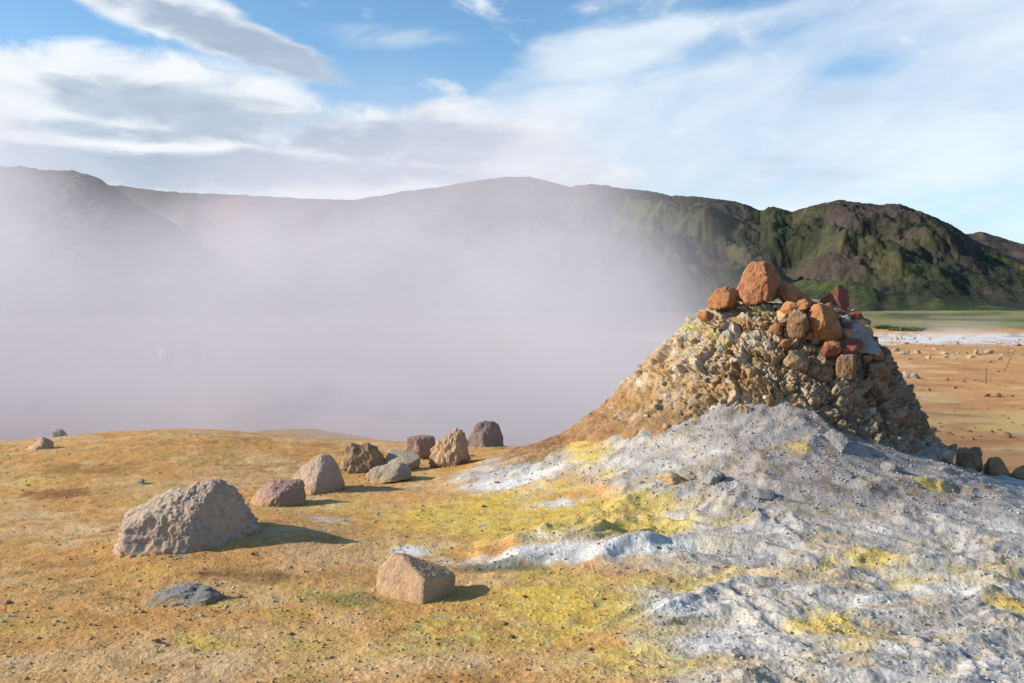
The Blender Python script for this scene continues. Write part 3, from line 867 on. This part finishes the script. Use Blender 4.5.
G_CAP = "stones heaped on top of the mound"
CAP = [("largest rust red block crowning the top of the mound", 733, 784, 261, 303, R_rust, 9.75,
        [(-1, -.2, .1), (-.8, -.2, .45), (-.45, 0, .9), (-.2, 0, 1), (.15, -.3, .97), (.6, .1, .95), (.8, .1, .65), (1, .2, .4), (.6, -.3, .1), (.15, -.9, .05), (-.7, -.7, 0), (.15, -.75, .6), (-.6, .8, .1), (.7, .8, .1)]),
       ("small orange stone left of the largest red block on the mound", 707, 739, 286, 309, R_orange, 9.7,
        [(-1, -.2, .0), (-1, 0, .45), (-.4, 0, .85), (.2, 0, 1), (.5, 0, .9), (1, .1, .85), (1, 0, .2), (0, -.8, .1), (.5, .8, 0), (-.6, .7, 0), (.2, -.6, .6)]),
       ("tiny ochre stone lowest on the left shoulder of the mound top", 696, 714, 310, 321, R_orange, 9.5, None),
       ("pink and white speckled lumpy stone right of the largest red block", 778, 813, 282, 306, R_rust, 9.7,
        [(-1, 0, .5), (-.7, 0, 1), (-.2, 0, .9), (.4, -.1, .6), (1, 0, .25), (.9, -.3, 0), (-.4, -.8, .1), (0, -.6, .5), (-.4, .8, .1), (.7, .8, .1)]),
       ("small orange knob above the round orange stone", 796, 812, 299, 311, R_orange, 9.35, None),
       ("tilted dark red stone standing out at the right of the mound top", 819, 850, 284, 314, R_crimson, 9.75,
        [(-1, -.1, .45), (-.6, -.1, .6), (.1, -.2, .95), (.5, 0, 1), (.95, 0, .75), (1, 0, .35), (.6, -.3, 0), (.1, -.6, .1), (.7, .6, .1), (-.4, .5, .4), (-.2, -.4, .25)]),
       ("big rounded orange stone below the tilted dark red one", 806, 842, 302, 341, R_orange, 9.2, None),
       ("egg shaped brown stone left of the big rounded orange one", 787, 811, 309, 337, R_umber, 9.15, None),
       ("small ridged orange stone above the egg shaped brown one", 781, 797, 301, 315, R_orange, 9.25, None),
       ("dark red slab stone below the big rounded orange one", 834, 863, 338, 356, R_crimson, 9.2, None),
       ("pinkish white stone resting on the dark red slab", 839, 857, 328, 341, R_pink, 9.3, None),
       ("upright brown block under the dark red slab", 834, 856, 354, 379, R_umber, 9.15,
        [(-1, -.5, 0), (-.9, -.4, .85), (-.3, -.2, 1), (.8, -.2, .95), (1, 0, .8), (.95, -.2, 0), (.5, -.7, 0), (.45, -.7, .8), (-.7, .8, 0), (.8, .8, 0), (.8, .7, .8)]),
       ("blue grey wedge stone on the right shoulder of the mound", 848, 881, 322, 355, R_bluegrey, 9.6,
        [(-1, -.2, .7), (-.7, 0, 1), (-.4, 0, .95), (.4, 0, .62), (1, 0, .25), (.95, -.2, 0), (-.5, -.7, .1), (.2, -.6, .1), (-.6, .7, .1), (.7, .7, 0)]),
       ("small grey stone between the tilted red stone and the blue grey wedge", 840, 852, 314, 329, R_bluegrey, 9.55, None),
       ("flat orange stone on the right edge below the blue grey wedge", 868, 884, 350, 361, R_orange, 9.5, None),
       ("pale yellowish stone set in the front of the mound below the brown egg", 783, 808, 350, 369, R_brown, 9.05, None),
       ("rusty stone wedged between the dark red slab and the round one", 822, 840, 340, 354, R_rust, 9.15, None),
       ("long grey brown stone on the dark right flank of the mound", 866, 892, 362, 381, R_umber, 9.35, None)]
rc = np.random.RandomState(5)
for i in range(30):
    uu_, vv_, rr_ = rc.uniform(775, 868), 0, rc.uniform(4.5, 9)
    vv_ = rc.uniform(300, 345) + .45 * max(0, uu_ - 815)
    CAP.append(("small rusty or brown stone filling a gap in the heap on the mound", uu_ - rr_, uu_ + rr_, vv_ - rr_ * .8, vv_ + rr_ * .8, (R_rust, R_umber, R_crimson, R_tan, R_umber, R_orange)[i % 6], 9.6, None))
for i, (lb, u0, u1, v0, v1, mt, dd, pts) in enumerate(CAP):
    w = (u1 - u0) / FPX * dd; h = (v1 - v0) / FPX * dd
    uc = (u0 + u1) / 2
    zb = EYE + (VH - v1) / FPX * dd
    p = cone_front(uc, v1 - .35 * (v1 - v0))
    y_ = min(p[1] - w * .10, dd) if p[1] < 9.95 else dd
    sc_ = y_ / dd
    w *= sc_; h *= sc_; zb = EYE + (VH - v1) / FPX * y_
    X, F = rock_shape(pts or rand_pts(200 + i, 22), 6 if i in (0, 6) else 5, sharp=26, lump=.13, grain=.07, gf=6, pits=.02 if i in (0, 6) else 0, seed=50.0 + i, size=(w, w * .9, h * 1.06))
    X[:, 2] -= .06 * h
    obj("cap_stone", mesh_np("cap_stone", X, F), mt, label=lb, cat="stone", group=G_CAP if i < 18 else "small stones filling the heap on the mound", loc=((uc - UC) / FPX * y_, y_, zb))

# stones lying on the grey slope before the mound
G_SL = "dark stones on the pale slope before the mound"
for (u0, u1, v0, v1, sd_, lb) in ((753, 776, 489, 503, 61, "dark blue grey stone on the pale slope below the mound's middle"), (703, 726, 470, 487, 62, "grey stone beside a tan hump on the slope left of the mound's middle"),
                                  (820, 850, 430, 452, 63, "pale grey hump stone with yellow beside it under the mound's right front"), (833, 852, 470, 480, 64, "flat white stone on the shaded slope at lower right of mound"),
                                  (880, 903, 462, 474, 65, "flat grey stone on the slope near the mound's right foot"), (655, 690, 471, 486, 66, "greyish tan crusted stone on the pale slope below the mound's left foot")):
    boulder("slope_stone", lb, u0, u1, v0, v1, R_bluegrey if sd_ != 66 else R_grey, "stone", seed=sd_, sub=5, sink=.5, group=G_SL, lump=.12, grain=.06)

# ------------------------------------------------------------------ loose stones
pm = []
for k_ in range(8):
    X, F = rock_shape(rand_pts(300 + k_, 10), 3, sharp=16, lump=.1, grain=.05, gf=3, seed=float(k_), size=(2, 1.6, 1.3))
    X[:, 2] -= .35
    pm.append((X, F))


def stone_meshes(name, mat):
    r = []
    for X, F in pm:
        me = mesh_np(name, X, F); me.materials.append(mat); r.append(me)
    return r


def loose(name, label, group, meshes, spots, cat="stone"):
    first = None
    for (x, y, s) in spots:
        if first is None:
            first = obj(name, meshes[0], label=label, cat=cat, group=group); o = first
        else:
            o = first.copy(); o.data = meshes[rs.randint(len(meshes))]; C.objects.link(o)
        o.location = (x, y, float(height(np.array([x]), np.array([y]))[0]))
        o.scale = (s, s * rs.uniform(.7, 1.1), s * rs.uniform(.6, 1))
        o.rotation_euler = (rs.uniform(-.2, .2), rs.uniform(-.2, .2), rs.uniform(0, 6.28))


m_peb, m_gry, m_pale = stone_meshes("loose_pebble", R_pebble), stone_meshes("grey_pebble", R_bluegrey), stone_meshes("pale_stone", R_grey)


def scatter(n, ur, vr, smin, smax, ymin=0):
    r = []
    while len(r) < n:
        u, v = rs.uniform(*ur), rs.uniform(*vr)
        p = at(u, v)
        if p[1] < ymin or math.hypot(p[0] - MX, p[1] - MY) < 1.6: continue
        r.append((p[0], p[1], smin * (smax / smin) ** (rs.rand() ** 2.2)))
    return r


loose("loose_pebble", "small brown pebble lying loose on the ochre soil", "brown pebbles on the ochre soil", m_peb, scatter(90, (-10, 640), (445, 680), .008, .026), "pebble")
loose("grey_pebble", "small grey pebble lying loose on the pale crust", "grey pebbles on the pale crust", m_gry, scatter(28, (600, 1020), (470, 680), .008, .024), "pebble")
dk = at(141, 483)
obj("dark_stone", m_gry[3].copy(), label="fist sized dark stone alone on the ochre slope above the large boulder", cat="stone", loc=dk).scale = (.035, .035, .04)
loose("pale_stone", "pale stone scattered in the white crust band on the far plain", "pale stones of the far white band", m_pale, scatter(70, (880, 1030), (338, 360), .10, .42, 40))
loose("plain_stone", "brown stone scattered on the orange plain right of the mound", "brown stones on the orange plain", m_peb, scatter(80, (885, 1030), (352, 440), .05, .20, 16))
p = at(908, 379)
boulder("grey_rock", "left grey rock of a close pair on the orange plain", 903, 913, 371, 380, R_grey, "rock", seed=71, sub=4)
boulder("grey_rock", "right grey rock of a close pair on the orange plain", 911, 922, 373, 381, R_bluegrey, "rock", seed=72, sub=4)
boulder("dark_block", "dark rock low on the orange plain at the right edge", 1013, 1027, 354, 359, R_brown, "rock", seed=73, sub=4)
G_ST = "dim rocks inside the steam"
for i, (u0, u1, v0, v1) in enumerate(((250, 300, 392, 416), (292, 345, 384, 414), (335, 372, 392, 415), (368, 402, 402, 420), (20, 48, 396, 414))):
    pp = at((u0 + u1) / 2, v1)
    boulder("dim_rock", "dim dark rock seen through the steam on the lower ground", u0, u1, v0, v1, R_pinkgrey, "rock", seed=80 + i, sub=4, group=G_ST, base_v=v1 - 1)

# gravel too fine to count
Vs, Fs, Cs, off = [], [], [], 0
gv = [rock_shape(rand_pts(400 + k_, 9), 1, sharp=14, lump=.1, grain=.0, seed=float(k_), size=(2, 1.6, 1.3)) for k_ in range(6)]
uu, dd_ = rs.uniform(-20, 1044, 8000), 1750 / rs.uniform(138, 400, 8000)
gx, gy = (uu - UC) / FPX * dd_, dd_
gx = np.concatenate([gx, rs.normal(MX - .1, 1.25, 3500)]); gy = np.concatenate([gy, 9.2 - np.abs(rs.normal(0, 1.5, 3500))])
for (bx, by, bw) in FEET:
    aa = rs.uniform(0, 6.28, 70); q_ = bw * .5 * (1 + np.abs(rs.normal(0, .18, 70)))
    gx = np.concatenate([gx, bx + q_ * np.cos(aa)]); gy = np.concatenate([gy, by + q_ * .8 * np.sin(aa)])
gz = height(gx, gy); gc = ground_colour(gx, gy, gz)
for i in range(len(gx)):
    if math.hypot(gx[i] - MX, gy[i] - MY) < 1.1: continue
    X, F = gv[i % 6]
    s_ = (.0028 if i < 8000 else .003) * (4.0 ** (rs.rand() ** 2.4)) * (1 + .04 * gy[i])
    a = rs.uniform(0, 6.28); c_, n_ = math.cos(a), math.sin(a)
    Q = X * (s_, s_, s_ * .9)
    Vs.append(np.stack([Q[:, 0] * c_ - Q[:, 1] * n_ + gx[i], Q[:, 0] * n_ + Q[:, 1] * c_ + gy[i], Q[:, 2] - s_ * .4 + gz[i]], 1))
    Fs.append(F + off); off += len(X)
    Cs.append(np.tile(lerp(gc[i], np.array(((.27, .21, .15), (.30, .24, .19), (.46, .43, .40))[i % 3]), .3 if i < 8000 else .4) * rs.uniform(.75, 1.2), (len(X), 1)))
obj("gravel", mesh_np("gravel", np.concatenate(Vs), np.concatenate(Fs), np.concatenate(Cs)), M_ground, kind="stuff", label="fine gravel and grit strewn over the ground", cat="gravel")


# ------------------------------------------------------------------ plain: stakes and shrubs
def plain_mat(name, col, rough=.8):
    m = bpy.data.materials.new(name); m.use_nodes = True
    nt = m.node_tree; b = nt.nodes['Principled BSDF']
    t = N(nt, 'ShaderNodeTexCoord')
    n = noise(nt, t.outputs['Object'], 18, 4, .6)
    nt.links.new(mixc(nt, n, tuple(c * .75 for c in col), tuple(min(1, c * 1.2) for c in col)), b.inputs['Base Color'])
    b.inputs['Roughness'].default_value = rough
    return m


M_stake = plain_mat("weathered_iron", (.10, .065, .05))


def stake(label, u, vb, vt, lean):
    p = at(u, vb)
    h = (vb - vt) * p[1] / FPX
    bm = bmesh.new()
    bmesh.ops.create_cone(bm, cap_ends=True, segments=10, radius1=.022, radius2=.016, depth=h + .25)
    for v in bm.verts: v.co.z += h / 2 - .125
    r = bmesh.ops.create_uvsphere(bm, u_segments=10, v_segments=6, radius=.03)
    for v in r['verts']: v.co.z += h
    me = bpy.data.meshes.new("marker_stake"); bm.to_mesh(me); bm.free()
    o = obj("marker_stake", me, M_stake, label=label, cat="stake", group="marker stakes on the orange plain", loc=p)
    o.rotation_euler = (0, lean, .3)


stake("upright thin dark stake on the orange plain", 986, 384, 369, .02)
stake("thin dark stake leaning to the right near the right edge", 1004, 372, 356, .55)
stake("distant short upright stake behind the leaning one", 1008, 356, 346, .0)

M_leaf = plain_mat("shrub_leaf", (.055, .085, .022), .7)
M_stem = plain_mat("shrub_stem", (.10, .07, .045))


def shrub(label, u, v, wid, hgt, seed):
    p = at(u, v)
    r = np.random.RandomState(seed)
    root = obj("shrub", None, label=label, cat="shrub", group="low shrubs on the green plain", loc=p)
    n = 1600
    q = r.randn(n, 3); q /= np.linalg.norm(q, axis=1)[:, None]
    q *= (r.rand(n, 1) ** .4)
    q *= (1 + .5 * fbm3(q * 2 + seed, 2, .5))[:, None]
    q = q * (wid / 2, wid / 3, hgt * .5) + (0, 0, hgt * .5)
    q[:, 2] = np.maximum(q[:, 2], .05)
    e1, e2 = r.randn(n, 3), r.randn(n, 3)
    e1 *= .13 / np.linalg.norm(e1, axis=1)[:, None]; e2 *= .13 / np.linalg.norm(e2, axis=1)[:, None]
    V = np.stack([q - e1, q + e2, q + e1, q - e2], 1).reshape(-1, 3)
    obj("foliage", mesh_np("foliage", V, np.arange(n * 4).reshape(-1, 4), smooth=False), M_leaf, parent=root)
    bm = bmesh.new()
    for _ in range(5):
        m = Matrix.Translation((r.uniform(-.3, .3) * wid, 0, hgt * .3)) @ Euler((r.uniform(-.4, .4), r.uniform(-.4, .4), 0)).to_matrix().to_4x4()
        bmesh.ops.create_cone(bm, segments=6, radius1=.05, radius2=.02, depth=hgt * .7, matrix=m, cap_ends=True)
    me = bpy.data.meshes.new("stem"); bm.to_mesh(me); bm.free()
    obj("stem", me, M_stem, parent=root)


for i, (u, v, w_, h_, lb) in enumerate(((906, 331, 4.6, .45, "long low dark shrub right of the mound's shoulder"), (884, 329, 2.2, .4, "small low shrub nearest the mound on the green plain"))):
    shrub(lb, u, v, w_, h_, 500 + i)

# ------------------------------------------------------------------ walkers in the steam
M_skin = plain_mat("skin", (.55, .36, .27), .6)
M_hair = plain_mat("dark_hair", (.06, .045, .035))
M_shoe = plain_mat("boot_leather", (.08, .06, .05))


def skin_obj(name, verts, edges, radii, mat, parent=None, root=0):
    me = bpy.data.meshes.new(name)
    me.from_pydata(verts, edges, [])
    o = obj(name, me, mat, parent=parent)
    md = o.modifiers.new("Skin", 'SKIN'); md.use_smooth_shade = True
    for i, r in enumerate(radii):
        r = r if isinstance(r, tuple) else (r, r)
        me.skin_vertices[0].data[i].radius = r
        me.skin_vertices[0].data[i].use_root = (i == root)
    s = o.modifiers.new("Subsurf", 'SUBSURF'); s.levels = s.render_levels = 2
    return o


def person(label, u, vfeet, vtop, heading, jacket, trousers, stride=.10, arm=0.0, pack=None, group="walkers in the steam"):
    p = at(u, vfeet)
    p[0] = (u - UC) / FPX * p[1]
    H = (vfeet - vtop) * p[1] / FPX
    root = obj("person", None, label=label, cat="person", group=group, loc=p)
    root.rotation_euler = (0, 0, heading)
    k = H / 1.75
    root.scale = (k, k, k)
    st = stride
    V = [(0, 0, .95), (0, .01, 1.15), (0, 0, 1.38), (0, 0, 1.48), (0, -.01, 1.56), (0, -.02, 1.64), (0, -.01, 1.71)]
    Ed = [(0, 1), (1, 2), (2, 3), (3, 4), (4, 5), (5, 6)]
    Rd = [(.15, .11), (.14, .10), (.16, .10), .055, .07, .085, .06]
    for s, sw in ((-1, 1), (1, -1)):
        b = len(V)
        V += [(s * .10, 0, .88), (s * .105, -sw * st * .6, .50), (s * .11, -sw * st + .02, .10), (s * .115, -sw * st - .10, .045)]
        Ed += [(0, b), (b, b + 1), (b + 1, b + 2), (b + 2, b + 3)]; Rd += [.09, .062, .042, .04]
        b = len(V)
        V += [(s * .19, 0, 1.40), (s * .235, sw * .03, 1.14), (s * .22 * (1 - .5 * arm), -.06 - .12 * arm + sw * .04, .92 + .28 * arm), (s * .215 * (1 - .6 * arm), -.09 - .16 * arm + sw * .05, .83 + .38 * arm)]
        Ed += [(2, b), (b, b + 1), (b + 1, b + 2), (b + 2, b + 3)]; Rd += [.06, .045, .035, .03]
    body = skin_obj("body", V, Ed, Rd, M_skin, root)
    # jacket over trunk and arms, trousers over hips and legs
    JV = [V[0], V[1], V[2], (0, 0, 1.47), (0, 0, .84)]; JE = [(0, 1), (1, 2), (2, 3), (0, 4)]; JR = [(.185, .145), (.18, .14), (.20, .135), .075, (.185, .15)]
    for b in (11, 19):
        n = len(JV); JV += [V[b], V[b + 1], V[b + 2]]; JE += [(2, n), (n, n + 1), (n + 1, n + 2)]; JR += [.08, .066, .052]
    skin_obj("jacket", JV, JE, JR, jacket, root)
    TV = [(0, 0, .93)]; TE = []; TR = [(.16, .12)]
    for b in (7, 15):
        n = len(TV); TV += [V[b], V[b + 1], V[b + 2]]; TE += [(0, n), (n, n + 1), (n + 1, n + 2)]; TR += [.105, .08, .062]
    skin_obj("trousers", TV, TE, TR, trousers, root)
    for b in (9, 17):
        a, c = V[b], V[b + 1]
        skin_obj("boot", [(a[0], a[1] + .02, .09), (a[0], a[1] - .02, .05), (c[0], c[1] - .05, .04)], [(0, 1), (1, 2)], [.052, .052, .045], M_shoe, root)
    skin_obj("hair", [(0, .02, 1.63), (0, .0, 1.72), (0, -.04, 1.74)], [(0, 1), (1, 2)], [.082, .08, .055], M_hair, root)
    if pack: skin_obj("backpack", [(0, .18, 1.02), (0, .20, 1.22), (0, .17, 1.38)], [(0, 1), (1, 2)], [(.14, .09), (.15, .10), (.11, .07)], pack, root)


J_white, J_blue, J_red, J_grey = plain_mat("white_jacket", (.75, .77, .80)), plain_mat("blue_grey_jacket", (.16, .22, .32)), plain_mat("red_jacket", (.60, .06, .04)), plain_mat("grey_jacket", (.38, .42, .50))
T_dark, T_denim = plain_mat("dark_trousers", (.05, .055, .07)), plain_mat("denim_trousers", (.10, .14, .22))
person("person in a white jacket and dark trousers standing in the steam", 162.5, 378, 343, math.pi * .8, J_white, T_denim, .04, .6)
person("person in a blue grey jacket close behind the white jacket", 168.5, 377, 344, math.pi * 1.1, J_blue, T_dark, .05, .3)
person("person in a red jacket standing alone facing the hills", 195.5, 384, 342, math.pi, J_red, T_dark, .05, .7)
person("distant person in a pale grey jacket left of another in red", 202, 319.5, 304, math.pi * .9, J_grey, T_dark, .12)
person("distant person in a red jacket far across the steaming plain", 213, 320, 302, math.pi * 1.05, J_red, T_dark, .12)


# ------------------------------------------------------------------ steam
def box(name, lo, hi):
    bm = bmesh.new(); bmesh.ops.create_cube(bm, size=1.0)
    for v in bm.verts: v.co = Vector([lo[i] + (v.co[i] + .5) * (hi[i] - lo[i]) for i in range(3)])
    me = bpy.data.meshes.new(name); bm.to_mesh(me); bm.free()
    return me


def volume_mat(name, build, step=1.0, colour=(.875, .865, .925), aniso=0.0):
    m = bpy.data.materials.new(name); m.use_nodes = True
    nt = m.node_tree; nt.nodes.clear()
    o = N(nt, 'ShaderNodeOutputMaterial'); v = N(nt, 'ShaderNodeVolumePrincipled')
    v.inputs['Color'].default_value = (*colour, 1); v.inputs['Anisotropy'].default_value = aniso
    t = N(nt, 'ShaderNodeTexCoord'); s = N(nt, 'ShaderNodeSeparateXYZ')
    nt.links.new(t.outputs['Object'], s.inputs[0])
    d = build(nt, t.outputs['Object'], *(E(nt, s.outputs[i]) for i in range(3)))
    nt.links.new(d.s, v.inputs['Density']); nt.links.new(v.outputs[0], o.inputs['Volume'])
    m.cycles.volume_step_rate = step
    return m


def main_steam(nt, P, x, y, z):
    wv = vec(nt, x, y * .7, z * 1.25)
    n = noise(nt, wv, .22, 4, .58, .6)
    n2 = noise(nt, wv, .07, 2, .5)
    wob = (n - .5) * 2.0
    top = y * .098 + 1.25 + (n2 - .5) * 9.0 + wob * 1.9 + (x + y * .45).smooth(1.5, -3.0) * 2.2 - x.smooth(0.0, 5.0) * 0.8
    h = (top - z) / (y * .055 + .5)
    vert = h.smooth(-1.0, 1.6)
    edge = x - y * .14 + wob * 1.4 + (z - 1.0) * .42
    rt = edge.smooth(2.9, -0.9)
    lf = x.smooth(-52.0, -40.0)
    nr = (y + wob * 1.2 - x.smooth(-3.5, -6.0) * 0.8 + x.smooth(-3.0, 0.0) * 0.8).smooth(11.4, 15.5)
    core = y.smooth(24.0, 16.0) * (z * 1.0).smooth(1.6, -0.5) * 0.9 + 0.85
    fr = y.smooth(46.0, 33.0)
    return vert * rt * lf * nr * fr * core * ((n - .5) * 3.0 + 1.0).m('MAXIMUM', 0.10) * .102


S1 = volume_mat("steam_cloud", main_steam, .6)
obj("steam", box("steam", (-54, 10.8, -2.6), (9, 47, 11)), S1, kind="stuff", label="thick white steam drifting over the low ground behind the boulders", cat="steam")


def small_steam(cx, cy, rx, ry, zt, k):
    def f(nt, P, x, y, z):
        n = noise(nt, P, .25, 3, .55, .4)
        a = (x - cx) / rx; b = (y - cy) / ry
        r = (a * a + b * b).m('SQRT') + (n - .5) * 1.2
        return r.smooth(1.0, .15) * z.smooth(zt, -2.0) * k
    return f


obj("steam", box("steam", (34, 78, -3), (58, 100, 4)), volume_mat("steam_wisp", small_steam(40, 89, 6, 6, .6, .06), .5), kind="stuff",
    label="small wisp of steam over the white band at right", cat="steam")
